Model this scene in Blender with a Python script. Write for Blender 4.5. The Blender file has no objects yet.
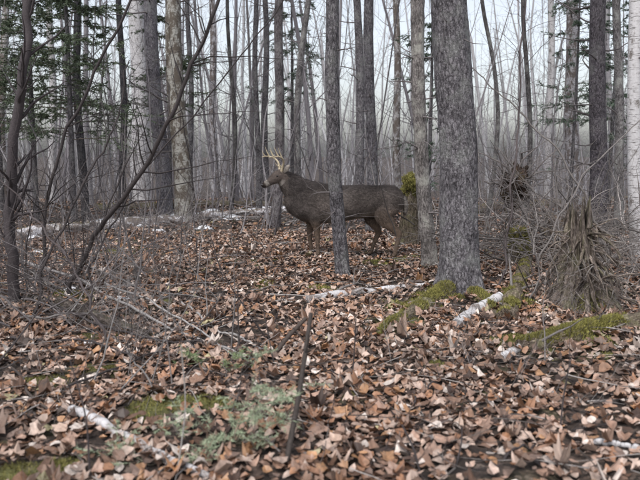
import bpy, math, numpy as np
from mathutils import Vector
rng=np.random.default_rng(7)
scene=bpy.context.scene
F=686.0; TH=math.radians(7.3); CH=1.4

# ---------------------------------------------------------------- noise
def h3(i,j,k):
    n=(i.astype(np.int64)*374761393+j.astype(np.int64)*668265263+k.astype(np.int64)*1440662683)&0xffffffff
    n=((n^(n>>13))*1274126177)&0xffffffff
    return ((n^(n>>16))&0xffffff)/float(0xffffff)
def vn(x,y,z=None):
    x=np.asarray(x,float);y=np.asarray(y,float)
    x,y=np.broadcast_arrays(x,y)
    i=np.floor(x);j=np.floor(y);a=x-i;b=y-j
    a=a*a*(3-2*a);b=b*b*(3-2*b);r=0
    if z is None:
        k=np.zeros_like(i)
        for di in (0,1):
            for dj in (0,1):
                r=r+(a if di else 1-a)*(b if dj else 1-b)*h3(i+di,j+dj,k)
        return r
    z=np.asarray(z,float);k=np.floor(z);c=z-k;c=c*c*(3-2*c)
    for di in (0,1):
        for dj in (0,1):
            for dk in (0,1):
                r=r+(a if di else 1-a)*(b if dj else 1-b)*(c if dk else 1-c)*h3(i+di,j+dj,k+dk)
    return r
def fbm(x,y,z=None,o=4):
    r=0;am=.5
    zz=None if z is None else np.asarray(z,float)
    for q in range(o):
        r=r+am*(vn(np.asarray(x)*2**q+17*q,np.asarray(y)*2**q+5*q,None if zz is None else zz*2**q)-.5)
        am*=.5
    return r*2

# ---------------------------------------------------------------- terrain
def flat(u,v):
    dx=(u-320)/F;dy=(v-240)/F
    fy=math.cos(TH)-dy*math.sin(TH);zz=math.sin(TH)+dy*math.cos(TH)
    t=CH/zz
    return dx*t,fy*t
MOSS=[]   # x,y,rx,ry,height
for (u,v,rx,ry,hh) in [(150,420,.24,.22,.07),(205,412,.20,.16,.06),(40,380,.16,.14,.03),(108,372,.16,.16,.03),(90,338,.25,.16,.03),
                    (400,325,.28,.35,.03),(425,305,.35,.35,.04),(452,298,.4,.35,.06),(560,345,.45,.24,.09),(625,332,.45,.28,.08),(515,305,.28,.4,.08),
                    (428,262,.3,.4,.05),(310,294,.25,.2,.03),(245,262,.3,.3,.03),(15,474,.15,.1,.03),(350,395,.08,.08,.02),(505,345,.15,.12,.03),(432,366,.10,.08,.02),
                    (120,250,.4,.4,.04),(75,300,.3,.3,.03),(520,235,.5,.6,.1),(60,470,.10,.07,.02),(380,262,.25,.25,.02),(265,285,.2,.2,.02),(600,360,.15,.1,.02)]:
    x,y=flat(u,v);MOSS.append((x,y,rx,ry,hh))
def mossf(x,y):
    m=np.zeros_like(x)
    for (a,b,rx,ry,hh) in MOSS:
        m=np.maximum(m,np.exp(-(((x-a)/rx)**2+((y-b)/ry)**2)))
    n=fbm(x*5.1+4,y*5.1,o=4)
    return np.clip((m+n*1.2-.42)*2.2,0,1)
def H(x,y):
    x=np.asarray(x,float);y=np.asarray(y,float)
    h=.10*fbm(x*.33+3,y*.33+8,o=3)+.06*fbm(x*1.3,y*1.3+31,o=3)+.025*fbm(x*5,y*5,o=2)
    for (a,b,rx,ry,hh) in MOSS:
        h=h+hh*np.exp(-(((x-a)/rx)**2+((y-b)/ry)**2))
    d=np.clip(y-15.5,0,60)
    h=h-.045*d*d/(d+3)+ .5*fbm(x*.06,y*.06,o=2)*np.clip((y-20)/20,0,1)
    return h
def H1(x,y): return float(H(np.array([x]),np.array([y]))[0])
def ray(u,v,D):
    dx=(u-320)/F;dy=(v-240)/F
    fy=math.cos(TH)-dy*math.sin(TH);zz=math.sin(TH)+dy*math.cos(TH)
    t=D/fy
    return np.array([dx*t,D,CH-zz*t])
def gp(u,v):
    D=np.arange(1.5,60,.03);P=ray(u,v,1.)
    X=P[0]*D;Z=CH+(P[2]-CH)*D
    i=int(np.argmax(Z<=H(X,D)))
    return np.array([X[i],D[i],Z[i]])

# ---------------------------------------------------------------- mesh batch
class B:
    def __init__(s): s.V=[];s.C=[];s.T=[];s.Q=[];s.QM=[];s.R=[];s.RM=[];s.n=0
    def add(s,V,Fc,col,tc=None,mi=0):
        V=np.asarray(V,float).reshape(-1,3);m=len(V)
        col=np.asarray(col,float)
        if col.ndim==1: col=np.tile(col,(m,1))
        tc=V if tc is None else tc
        s.V.append(V);s.C.append(col.reshape(-1,3));s.T.append(np.asarray(tc).reshape(-1,3))
        for f in (Fc if isinstance(Fc,list) else [Fc]):
            f=np.asarray(f)+s.n
            if f.shape[1]==4: s.Q.append(f);s.QM.append(np.full(len(f),mi))
            else: s.R.append(f);s.RM.append(np.full(len(f),mi))
        s.n+=m
    def build(s,name,mats,smooth=True,loc=(0,0,0),parent=None):
        V=np.concatenate(s.V)-np.array(loc);C=np.concatenate(s.C);T=np.concatenate(s.T)
        Q=np.concatenate(s.Q) if s.Q else np.zeros((0,4),int);R=np.concatenate(s.R) if s.R else np.zeros((0,3),int)
        mi=np.concatenate(s.QM+s.RM)
        me=bpy.data.meshes.new(name)
        me.vertices.add(len(V));me.vertices.foreach_set("co",V.astype(np.float32).ravel())
        L=np.concatenate([Q.ravel(),R.ravel()]).astype(np.int32)
        me.loops.add(len(L));me.loops.foreach_set("vertex_index",L)
        ls=np.concatenate([np.arange(len(Q))*4,len(Q)*4+np.arange(len(R))*3]).astype(np.int32)
        me.polygons.add(len(ls));me.polygons.foreach_set("loop_start",ls)
        me.polygons.foreach_set("material_index",mi.astype(np.int32))
        me.polygons.foreach_set("use_smooth",np.full(len(ls),smooth))
        me.update(calc_edges=True)
        a=me.attributes.new("Col",'FLOAT_COLOR','POINT')
        a.data.foreach_set("color",np.concatenate([np.clip(C,0,1.5),np.ones((len(C),1))],1).astype(np.float32).ravel())
        a=me.attributes.new("tc",'FLOAT_VECTOR','POINT');a.data.foreach_set("vector",T.astype(np.float32).ravel())
        for m in mats: me.materials.append(m)
        o=bpy.data.objects.new(name,me);o.location=loc
        scene.collection.objects.link(o)
        if parent: o.parent=parent
        return o
def nrm(a): return a/np.maximum(np.linalg.norm(a,axis=-1,keepdims=True),1e-9)
def tubes(b,P,R,n,col,mi=0,rm=None,cap=False):
    P=np.asarray(P,float);R=np.asarray(R,float)
    if P.ndim==2: P=P[None];R=R[None]
    m,k,_=P.shape
    Tn=nrm(np.gradient(P,axis=1))
    main=nrm(P[:,-1]-P[:,0])
    ref=np.where(np.abs(main[:,2:3])>.8,np.array([[0,1.,0]]),np.array([[0,0,1.]]))[:,None,:]
    U=nrm(np.cross(Tn,ref));W=np.cross(Tn,U)
    th=np.arange(n)*2*math.pi/n
    RR=R[:,:,None]*np.ones(n)
    if rm is not None: RR=RR*rm
    V=P[:,:,None,:]+RR[...,None]*(np.cos(th)[None,None,:,None]*U[:,:,None,:]+np.sin(th)[None,None,:,None]*W[:,:,None,:])
    seg=np.linalg.norm(np.diff(P,axis=1),axis=2);S=np.concatenate([np.zeros((m,1)),np.cumsum(seg,1)],1)+rng.random((m,1))*9
    r0=R.max(axis=1)[:,None,None]
    tc=np.stack([np.cos(th)*r0+0*RR,np.sin(th)*r0+0*RR,S[:,:,None]+0*RR],-1)
    base=(np.arange(m)*k*n)[:,None,None];i=np.arange(k-1)[None,:,None]*n;j=np.arange(n)[None,None,:];j2=(j+1)%n
    Fq=np.stack([base+i+j,base+i+j2,base+i+n+j2,base+i+n+j],-1).reshape(-1,4)
    col=np.asarray(col,float)
    if col.ndim==1: C=np.tile(col,(m*k*n,1))
    elif col.ndim==2: C=np.repeat(col,k*n,axis=0)
    else: C=np.repeat(col.reshape(-1,3),n,axis=0)
    b.add(V,Fq,C,tc,mi)
    if cap:
        for q in range(m):
            for e,rev in ((0,False),(k-1,True)):
                ring=V[q,e];c=ring.mean(0)
                VV=np.concatenate([ring,c[None]]);f=np.stack([np.arange(n),(np.arange(n)+1)%n,np.full(n,n)],1)
                b.add(VV,f[:,::-1] if not rev else f,C[0]*.8,None,mi)
def grow(base,d,L,r0,k=6,wig=.12,up=0.,taper=.8):
    m=len(base);d=nrm(d)
    D=d[:,None,:]+np.cumsum(rng.normal(0,wig,(m,k-1,3)),1)
    D[...,2]+=up*np.linspace(0,1,k-1)
    D=nrm(D)*(np.asarray(L)/(k-1)).reshape(-1,1,1)
    P=np.concatenate([base[:,None,:],base[:,None,:]+np.cumsum(D,1)],1)
    R=np.asarray(r0).reshape(-1,1)*(1-taper*np.linspace(0,1,k))
    return P,R
def kids(P,R,cnt,lo,hi,spread=1.,along=.5,t0=.2,k=5,wig=.15,up=0.,rk=.5,zb=0.,idx=None,lenmul=None):
    m,kk,_=P.shape
    if idx is None: idx=rng.integers(0,m,cnt)
    t=t0+(1-t0)*rng.random(len(idx));f=t*(kk-1);i=np.minimum(f.astype(int),kk-2);w=(f-i)[:,None]
    base=P[idx,i]*(1-w)+P[idx,i+1]*w
    tan=nrm(P[idx,i+1]-P[idx,i])
    r=(R[idx,i]*(1-w[:,0])+R[idx,i+1]*w[:,0])*rk
    rd=rng.normal(0,1,(len(idx),3));rd-= (rd*tan).sum(1,keepdims=True)*tan
    d=nrm(rd)*spread+tan*along;d[:,2]+=zb
    L=lo+(hi-lo)*rng.random(len(idx))
    if lenmul is not None: L=L*lenmul[idx]
    return grow(base,d,L,r,k,wig,up)
def needles(b,P,per,L,w,col,var=.25,mi=0,side=.9):
    m,k,_=P.shape;N=m*per
    idx=np.repeat(np.arange(m),per);f=(.1+.9*rng.random(N))*(k-1);i=np.minimum(f.astype(int),k-2);q=(f-i)[:,None]
    base=P[idx,i]*(1-q)+P[idx,i+1]*q;tan=nrm(P[idx,i+1]-P[idx,i])
    rd=rng.normal(0,1,(N,3));rd[:,2]*=.45;d=nrm(nrm(rd)*side+tan*.7)
    s=nrm(np.cross(d,rng.normal(0,1,(N,3))))*w*.5
    Ln=(L*(.6+.6*rng.random(N)))[:,None]
    V=np.stack([base-s,base+s,base+d*Ln],1)
    c=np.asarray(col)*(1+var*rng.normal(0,1,(N,1)))
    b.add(V,np.arange(N*3).reshape(-1,3),np.repeat(np.clip(c,0.005,1),3,0),None,mi)

# ---------------------------------------------------------------- materials
def newmat(name):
    m=bpy.data.materials.new(name);m.use_nodes=True;nt=m.node_tree
    bs=nt.nodes["Principled BSDF"];return m,nt,bs
def N(nt,t,**kw):
    n=nt.nodes.new(t)
    for k,v in kw.items():
        if k in n.inputs: n.inputs[k].default_value=v
        else: setattr(n,k,v)
    return n
def attr(nt,name): return N(nt,"ShaderNodeAttribute",attribute_name=name)
def mapping(nt,src,scale):
    mp=nt.nodes.new("ShaderNodeMapping");mp.inputs["Scale"].default_value=scale;nt.links.new(src,mp.inputs["Vector"]);return mp.outputs[0]
def ramp(nt,src,stops):
    r=nt.nodes.new("ShaderNodeValToRGB");e=r.color_ramp.elements
    while len(e)<len(stops): e.new(.5)
    for x,(p,c) in zip(e,stops):
        x.position=p;x.color=(c,c,c,1) if not hasattr(c,'__len__') else (*c,1)
    nt.links.new(src,r.inputs[0]);return r.outputs[0]
def mix(nt,a,b,f,mode='MIX'):
    m=nt.nodes.new("ShaderNodeMix");m.data_type='RGBA';m.blend_type=mode
    for s,v in ((m.inputs[6],a),(m.inputs[7],b),(m.inputs[0],f)):
        if isinstance(v,bpy.types.NodeSocket): nt.links.new(v,s)
        elif isinstance(v,(int,float)): s.default_value=v
        else: s.default_value=(*v,1)
    return m.outputs[2]
def bump(nt,bs,h,st,dist):
    b=N(nt,"ShaderNodeBump");b.inputs["Strength"].default_value=st;b.inputs["Distance"].default_value=dist
    nt.links.new(h,b.inputs["Height"]);nt.links.new(b.outputs[0],bs.inputs["Normal"])
def mat_bark(name,cd,cl,sx=30,sz=13,lich=(.25,.27,.2),la=.5,bm=.012,ck=.45):
    m,nt,bs=newmat(name)
    tc=attr(nt,"tc").outputs["Vector"]
    nz=N(nt,"ShaderNodeTexNoise",Scale=22.,Detail=3.,Roughness=.7);nt.links.new(tc,nz.inputs["Vector"])
    wob=mix(nt,tc,nz.outputs["Color"],.07)
    v=N(nt,"ShaderNodeTexVoronoi",feature='DISTANCE_TO_EDGE',Scale=1.);nt.links.new(mapping(nt,wob,(sx,sx,sz)),v.inputs["Vector"])
    n2=N(nt,"ShaderNodeTexNoise",Scale=1.,Detail=4.,Roughness=.75);nt.links.new(mapping(nt,tc,(60,60,20)),n2.inputs["Vector"])
    n3=N(nt,"ShaderNodeTexNoise",Scale=3.5,Detail=5.,Roughness=.72);nt.links.new(tc,n3.inputs["Vector"])
    c=mix(nt,cd,cl,ramp(nt,n2.outputs[0],[(.38,0.),(.62,1.)]))
    c=mix(nt,c,ramp(nt,v.outputs[0],[(0.,ck),(.16,1.)]),1.,'MULTIPLY')
    lf=ramp(nt,n3.outputs[0],[(.50,0.),(.66,la)])
    c=mix(nt,c,lich,lf)
    c=mix(nt,c,ramp(nt,n3.outputs[0],[(.34,.55),(.48,1.)]),1.,'MULTIPLY')
    c=mix(nt,c,attr(nt,"Col").outputs["Color"],1.,'MULTIPLY')
    nt.links.new(c,bs.inputs["Base Color"]);bs.inputs["Roughness"].default_value=.9;bs.inputs["Specular IOR Level"].default_value=.2
    hh=mix(nt,ramp(nt,v.outputs[0],[(0.,0.),(.25,1.)]),n2.outputs[0],.6)
    bump(nt,bs,hh,1.,bm);return m
def mat_birch(name,t0=.55,t1=.66,dk=(.12,.10,.085)):
    m,nt,bs=newmat(name);tc=attr(nt,"tc").outputs["Vector"]
    n1=N(nt,"ShaderNodeTexNoise",Scale=1.,Detail=2.);nt.links.new(mapping(nt,tc,(9,9,85)),n1.inputs["Vector"])
    n2=N(nt,"ShaderNodeTexNoise",Scale=1.,Detail=5.,Roughness=.75);nt.links.new(mapping(nt,tc,(7,7,5)),n2.inputs["Vector"])
    n3=N(nt,"ShaderNodeTexNoise",Scale=40.,Detail=3.);nt.links.new(tc,n3.inputs["Vector"])
    c=mix(nt,(.40,.38,.37),(.66,.65,.65),n3.outputs[0])
    c=mix(nt,c,(.09,.08,.075),ramp(nt,n1.outputs[0],[(.58,0.),(.66,.85)]))
    c=mix(nt,c,dk,ramp(nt,n2.outputs[0],[(t0,0.),(t1,.92)]))
    c=mix(nt,c,attr(nt,"Col").outputs["Color"],1.,'MULTIPLY')
    nt.links.new(c,bs.inputs["Base Color"]);bs.inputs["Roughness"].default_value=.75
    return m
def mat_attr(name,rough=.7,sc=60.,lo=.7,spec=.3,bm=0.):
    m,nt,bs=newmat(name)
    n=N(nt,"ShaderNodeTexNoise",Scale=sc,Detail=2.);nt.links.new(attr(nt,"tc").outputs["Vector"],n.inputs["Vector"])
    c=mix(nt,attr(nt,"Col").outputs["Color"],ramp(nt,n.outputs[0],[(.3,lo),(.7,1.)]),1.,'MULTIPLY')
    nt.links.new(c,bs.inputs["Base Color"]);bs.inputs["Roughness"].default_value=rough;bs.inputs["Specular IOR Level"].default_value=spec
    if bm: bump(nt,bs,n.outputs[0],.8,bm)
    return m
M_SPR=mat_bark("spruce_bark",(.068,.061,.068),(.27,.255,.27),lich=(.27,.28,.26))
M_GRY=mat_bark("grey_bark",(.10,.09,.09),(.29,.275,.275),sx=40,sz=8,lich=(.40,.41,.38),la=.7,bm=.006)
M_BIR=mat_birch("birch_bark")
M_BIR2=mat_birch("peeling_birch_bark",.44,.52,(.13,.10,.08))
M_BIR3=mat_birch("weathered_birch_bark",.49,.60,(.16,.13,.11))
M_TWG=mat_attr("twig_bark",.85,80.,.6)
M_LEAF=mat_attr("dead_leaf",.48,45.,.55,spec=.4)
M_NDL=mat_attr("needles",.6,30.,.8)
M_MOSSB=mat_attr("moss_blades",.8,30.,.6)
M_SNOW=mat_attr("old_snow",.6,30.,.85)
M_WOOD=mat_bark("rotten_wood",(.09,.068,.057),(.32,.27,.235),sx=45,sz=4,lich=(.22,.225,.12),la=.5,bm=.01,ck=.35)
M_FUR=mat_attr("deer_coat",.85,40.,.6,spec=.12)
M_ANT=mat_attr("antler_bone",.5,30.,.7)
M_DRK=mat_attr("eye_and_nose",.15,30.,.9,spec=.6)
def mat_ground():
    m,nt,bs=newmat("forest_floor");tc=N(nt,"ShaderNodeTexCoord").outputs["Object"]
    nz=N(nt,"ShaderNodeTexNoise",Scale=13.,Detail=5.,Roughness=.7);nt.links.new(tc,nz.inputs["Vector"])
    wob=mix(nt,tc,nz.outputs["Color"],.12)
    v=N(nt,"ShaderNodeTexVoronoi",Scale=26.);nt.links.new(wob,v.inputs["Vector"])
    sep=N(nt,"ShaderNodeSeparateColor");nt.links.new(v.outputs["Color"],sep.inputs[0])
    c=ramp(nt,sep.outputs[0],[(0.,(.030,.021,.016)),(.45,(.062,.043,.033)),(.75,(.11,.076,.058)),(.93,(.20,.145,.115)),(1.,(.30,.24,.20))])
    n2=N(nt,"ShaderNodeTexNoise",Scale=1.3,Detail=4.);nt.links.new(tc,n2.inputs["Vector"])
    c=mix(nt,c,ramp(nt,n2.outputs[0],[(.35,.6),(.65,1.)]),1.,'MULTIPLY')
    n4=N(nt,"ShaderNodeTexNoise",Scale=35.,Detail=5.,Roughness=.7);nt.links.new(tc,n4.inputs["Vector"])
    c=mix(nt,c,ramp(nt,n4.outputs[0],[(.38,.5),(.6,1.)]),1.,'MULTIPLY')
    mo=ramp(nt,n4.outputs[0],[(.3,(.05,.055,.018)),(.7,(.19,.185,.055))])
    c=mix(nt,c,mo,attr(nt,"moss").outputs["Fac"])
    nt.links.new(c,bs.inputs["Base Color"]);bs.inputs["Roughness"].default_value=.9
    h=mix(nt,sep.outputs[1],n4.outputs[0],.6);bump(nt,bs,h,1.,.03);return m
M_GND=mat_ground()

# ---------------------------------------------------------------- ground sheet
def graded(lo,hi,step,far,g=1.12):
    a=list(np.arange(lo,hi,step));s=step;x=a[-1]
    while x<far: s*=g;x+=s;a.append(x)
    return a
xs=graded(0,7,.07,420);xs=np.array([-t for t in xs[:0:-1]]+xs)
yn=graded(0,13,.07,520,1.08);ys=np.array([-30,-15,-8,-4,-2,-1,-.5]+yn)
X,Y=np.meshgrid(xs,ys);Z=H(X,Y);MO=mossf(X,Y)*(Y<20)
b=B();ny,nx=X.shape
i,j=np.meshgrid(np.arange(ny-1),np.arange(nx-1),indexing='ij')
Fq=np.stack([i*nx+j,i*nx+j+1,(i+1)*nx+j+1,(i+1)*nx+j],-1).reshape(-1,4)
b.add(np.stack([X,Y,Z],-1),Fq,(1,1,1))
g=b.build("ground",[M_GND])
a=g.data.attributes.new("moss",'FLOAT','POINT');a.data.foreach_set("value",MO.astype(np.float32).ravel())

def scatter(n,y0,y1,k=.56,m=1.2):
    y=np.sqrt(y0**2+(y1**2-y0**2)*rng.random(n));x=(rng.random(n)*2-1)*(k*y+m);return x,y
# ---------------------------------------------------------------- leaves
PAL=np.array([[.30,.185,.13],[.46,.30,.225],[.60,.455,.375],[.15,.085,.055],[.38,.20,.115],[.53,.385,.305],[.74,.64,.57],[.24,.165,.13],[.50,.28,.15],[.08,.05,.038],[.42,.25,.165],[.46,.40,.23]])
PW=np.array([.14,.13,.12,.11,.10,.11,.06,.09,.04,.06,.03,.01]);PW/=PW.sum()
oval=np.array([[-.5,0],[-.3,.19],[0,.30],[.3,.22],[.5,0],[.3,-.22],[0,-.30],[-.3,-.19],[-.2,0],[.2,0]])
ovf=np.array([[0,8,1],[1,8,2],[8,9,2],[2,9,3],[9,4,3],[0,7,8],[7,6,8],[8,6,9],[6,5,9],[9,5,4]])
ang=np.radians([0,25,48,75,100,125,155,180,205,235,260,285,312,335]);rr=np.array([.60,.40,.52,.38,.48,.38,.32,.35,.32,.38,.48,.38,.52,.40])
mapl=np.concatenate([np.stack([np.cos(ang)*rr,np.sin(ang)*rr],1),[[0,0]]])
mpf=np.array([[q,(q+1)%14,14] for q in range(14)])
def leaves(b,n,y0,y1,tpl,fc,s0,s1,dark=1.):
    x,y=scatter(n,y0,y1)
    keep=(rng.random(n)>mossf(x,y)*.80)&((fbm(x*1.4+50,y*1.4,o=4)*1.2+.88)>rng.random(n)*.8)
    x=x[keep];y=y[keep];n=len(x)
    e=.04;z=H(x,y);gx=(H(x+e,y)-z)/e;gy=(H(x,y+e)-z)/e
    s=(s0+(s1-s0)*rng.random(n)**1.3)[:,None]
    a=rng.random(n)*6.283;ca,sa=np.cos(a)[:,None],np.sin(a)[:,None]
    lx=tpl[None,:,0]*s*(.85+.3*rng.random((n,1)));ly=tpl[None,:,1]*s*(.7+.5*rng.random((n,1)))
    cu=rng.normal(.15,.7,(n,1));cv=rng.normal(.15,.8,(n,1));tw=rng.normal(0,.5,(n,1))
    lz=(cu*lx**2+cv*ly**2*2+tw*lx*ly)/s+np.abs(ly)*rng.normal(.12,.22,(n,1))
    lz+=rng.normal(0,.04,lz.shape)*s
    tx=rng.normal(0,.20,(n,1));ty=rng.normal(0,.20,(n,1))
    lz=lz+lx*tx+ly*ty
    wx=lx*ca-ly*sa;wy=lx*sa+ly*ca
    wz=lz+wx*gx[:,None]+wy*gy[:,None]+z[:,None]+.006+rng.random((n,1))*.035
    V=np.stack([wx+x[:,None],wy+y[:,None],wz],-1)
    ci=rng.choice(len(PAL),n,p=PW);c=PAL[ci]*(.65+.55*rng.random((n,1)))
    c=c*(1+.4*fbm(x*.9,y*.9)[:,None])*dark
    C=np.repeat(c,len(tpl),0);nv=len(tpl)
    Fc=(fc[None]+(np.arange(n)*nv)[:,None,None]).reshape(-1,3)
    tc=np.stack([tpl[None,:,0]*s*1+rng.random((n,1))*20,tpl[None,:,1]*s+0*s,0*lx],-1)
    b.add(V,Fc,C,tc)
b=B()
leaves(b,18000,1.6,6,oval,ovf,.035,.095);leaves(b,4500,1.6,6,mapl,mpf,.05,.11)
leaves(b,30000,6,12,oval,ovf,.045,.09);leaves(b,6000,6,12,mapl,mpf,.06,.10)
leaves(b,22000,12,26,oval,ovf,.08,.13,.9)
b.build("leaf_litter",[M_LEAF],smooth=False)

# ---------------------------------------------------------------- moss blades
def mossblades(b,x,y,z,L=.018,w=.007,mi=0):
    n=len(x);d=rng.normal(0,.6,(n,3));d[:,2]=1;d=nrm(d)
    s=nrm(np.cross(d,rng.normal(0,1,(n,3))))*w*.5;p=np.stack([x,y,z],1);L=(L*(.5+rng.random(n)))[:,None]
    c=np.array([[.215,.21,.065]])*(.4+.9*rng.random((n,1)))+np.array([[.10,.075,.02]])*rng.random((n,1))
    c*=(1+.8*fbm(x*6,y*6,z*6,o=3))[:,None]
    b.add(np.stack([p-s,p+s,p+d*L],1),np.arange(n*3).reshape(-1,3),np.repeat(c,3,0),None,mi)
b=B()
for (mx,my,rx,ry,hh) in MOSS:
    n=int(30000*rx*ry)+400
    if my>9:n=n//4
    x=mx+rng.normal(0,rx*.8,n);y=my+rng.normal(0,ry*.8,n);k=mossf(x,y)>.15+rng.random(n)*.7
    mossblades(b,x[k],y[k],H(x[k],y[k])-.002,.02 if my<6 else .03,.006 if my<6 else .012)
b.build("moss",[M_MOSSB])

# ---------------------------------------------------------------- trees
def trunkmesh(b,pts,rad,n,rough=.05,flare=.35,mi=0,col=(1,1,1),k=90,lobes=5):
    pts=np.asarray(pts,float);rad=np.asarray(rad,float)
    t=np.linspace(0,1,len(pts));tt=np.linspace(0,1,k)**1.25
    P=np.stack([np.interp(tt,t,pts[:,q]) for q in range(3)],1)
    for _ in range(3): P[1:-1]=(P[:-2]+2*P[1:-1]+P[2:])/4
    R=np.interp(tt,t,rad);z=P[:,2]-P[0,2]
    th=np.arange(n)*2*math.pi/n;sd=rng.random()*50
    TH2,ZZ=np.meshgrid(th,z);cx,cy=np.cos(TH2),np.sin(TH2)
    rm=1+rough*fbm(cx*3+sd,cy*3,ZZ*3,4)*2+rough*.8*(vn(cx*9+sd,cy*9,ZZ*14)-.5)
    fl=np.exp(-np.maximum(ZZ-.05,0)/.14)*flare
    rm=rm+fl*(.6+.7*np.cos(lobes*TH2+sd)*np.cos(2*TH2+sd))
    tubes(b,P,R,n,col,mi,rm=rm[None])
    return P,R
def tree(name,u,D,w,ut,mat=None,v=None,h=12,nb=30,col=(1,1,1),bend=0.,crown=False,n=16,k=50,rough=.05,blen=(.3,1.3),b0=.8,flare=.35,up=.1):
    mat=mat or M_SPR
    if v is not None: p0=gp(u,v);D=p0[1];x0=p0[0]
    else: x0=(u-320)/F*(D*math.cos(TH)+CH*math.sin(TH))
    z0=H1(x0,D)-.05
    pt=ray(ut,0,D);zt=pt[2];sl=(pt[0]-x0)/(zt-z0)
    r=w/F*D/2
    zz=np.linspace(0,1,12)*h
    off=bend*np.sin(np.clip(zz/(zt-z0),0,1)*math.pi)+.045*np.sin(zz*1.3+u)
    slz=np.where(zz<zt-z0,zz,zt-z0+(zz-(zt-z0))*.6)
    pts=np.stack([x0+sl*slz+off,D+.06*np.sin(zz+u)+0*zz,z0+zz],1)
    rad=r*(1.04-.80*np.linspace(0,1,12)**1.1)
    b=B();P,R=trunkmesh(b,pts,rad,n,rough,flare,0,col,k)
    Pm=P[None];Rm=R[None]
    P1,R1=kids(Pm,Rm,nb,blen[0],blen[1],1.,.15,t0=max(.02,(b0/h)**.8),k=7,wig=.16,up=up,rk=.0)
    R1=np.linspace(1,.2,7)[None]*np.clip(r*.12,.004,.016)*(.4+rng.random((nb,1)))
    tcol=np.array([.19,.17,.17])*np.mean(col)
    tubes(b,P1,R1,4,tcol,1)
    P2,R2=kids(P1,R1,nb*4,.1,.45,1,.6,t0=.2,k=4,wig=.25,rk=.55)
    tubes(b,P2,R2,3,tcol,1)
    nc=22;P3,R3=kids(Pm,Rm,nc,.8,2.0,1.,.5 if not crown else .1,t0=.62,k=6,wig=.1,up=.3,rk=.3)
    tubes(b,P3,R3,4,tcol,1)
    P4,R4=kids(P3,R3,nc*5,.3,.9,1,.7,t0=.2,k=4,wig=.15,rk=.5,up=.2);tubes(b,P4,R4,3,tcol,1)
    if crown:
        needles(b,P4,8,.10,.02,(.05,.08,.04),mi=2);needles(b,P3,20,.1,.02,(.05,.08,.04),mi=2)
    b.build(name,[mat,M_TWG,M_NDL],loc=(x0,D,z0))
    return x0,D,z0
tree("spruce_tree",459,0,38,452,v=288,h=15,nb=26,crown=True,n=72,k=260,rough=.05,blen=(.1,.5),b0=1.6,flare=.4)
tree("spruce_tree",342,0,14,331,v=278,h=13,nb=40,crown=True,n=40,k=180,rough=.06,blen=(.08,.4),b0=.5,flare=.25,col=(.92,.92,.92))
tree("maple_tree",430,0,14,415,M_GRY,v=266,h=12,nb=60,col=(1.2,1.17,1.12),n=32,k=120,rough=.14,blen=(.15,.6),b0=.4)
tree("spruce_tree",371,12,11,370,h=14,nb=50,crown=True,b0=.5,blen=(.2,1.),col=(.8,.8,.82))
tree("spruce_tree",362,14,9,357,h=14,nb=40,crown=True)
tree("maple_tree",276,13,10,281,M_GRY,h=13,nb=30,col=(.7,.67,.7))
tree("maple_tree",296,14.5,7,309,M_GRY,h=13,nb=20,col=(1.,1.,1.),bend=-.1)
tree("spruce_tree",164,15,15,150,h=15,nb=45,crown=True,col=(1.1,1.1,1.15))
tree("birch_tree",142,22,19,137,M_BIR,h=16,nb=20,col=(1.15,1.15,1.18))
tree("birch_tree",183,14,18,173,M_BIR2,h=14,nb=40,col=(.72,.72,.66))
tree("spruce_tree",124,16,7,120,h=13,nb=40,col=(.5,.5,.52))
tree("spruce_tree",597,11,17,599,h=14,nb=60,crown=True,col=(.7,.67,.70),b0=.6,blen=(.3,1.4))
tree("birch_tree",637,9,13,633,M_BIR,h=13,nb=12,col=(1.1,1.1,1.12),b0=2)
tree("maple_tree",522,12,5,522,M_GRY,h=10,nb=30,bend=.15,col=(.6,.6,.6))
tree("spruce_tree",83,14,8,77,h=13,nb=50,col=(.5,.5,.52))
tree("maple_tree",192,20,6,188,M_GRY,h=13,nb=25,col=(.7,.7,.75))
tree("maple_tree",232,17,4.5,227,M_GRY,h=12,nb=30,col=(.5,.5,.5),bend=.1)
tree("spruce_tree",258,16,6,256,h=13,nb=40,col=(.8,.8,.8))
tree("spruce_tree",266,19,7,265,h=13,nb=40,col=(.8,.8,.8))
tree("birch_tree",398,20,8,396,M_BIR2,h=14,nb=30,col=(.75,.75,.75))
tree("maple_tree",488,14,4.5,482,M_GRY,h=12,nb=30,bend=.25,col=(.7,.7,.7))
tree("birch_tree",573,18,14,571,M_BIR2,h=15,nb=30,col=(.9,.9,.95))
tree("maple_tree",620,13,9,617,M_GRY,h=13,nb=40,col=(1.1,1.1,1.1))
tree("birch_tree",548,24,8,552,M_BIR,h=15,nb=30,col=(.85,.85,.87))
tree("birch_tree",54,22,8,50,M_BIR,h=15,nb=30,col=(.9,.9,.92))
tree("birch_tree",2,17,9,4,M_BIR2,h=13,nb=30,col=(1.,1.,1.))
tree("birch_tree",214,26,8,212,M_BIR2,h=15,nb=30,col=(.9,.9,.95))
tree("maple_tree",-60,11,14,-70,M_GRY,h=13,nb=30)
tree("spruce_tree",720,10,20,725,h=13,nb=40,crown=True)
tree("birch_tree",-140,14,16,-150,M_BIR,h=14,nb=30)

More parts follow.
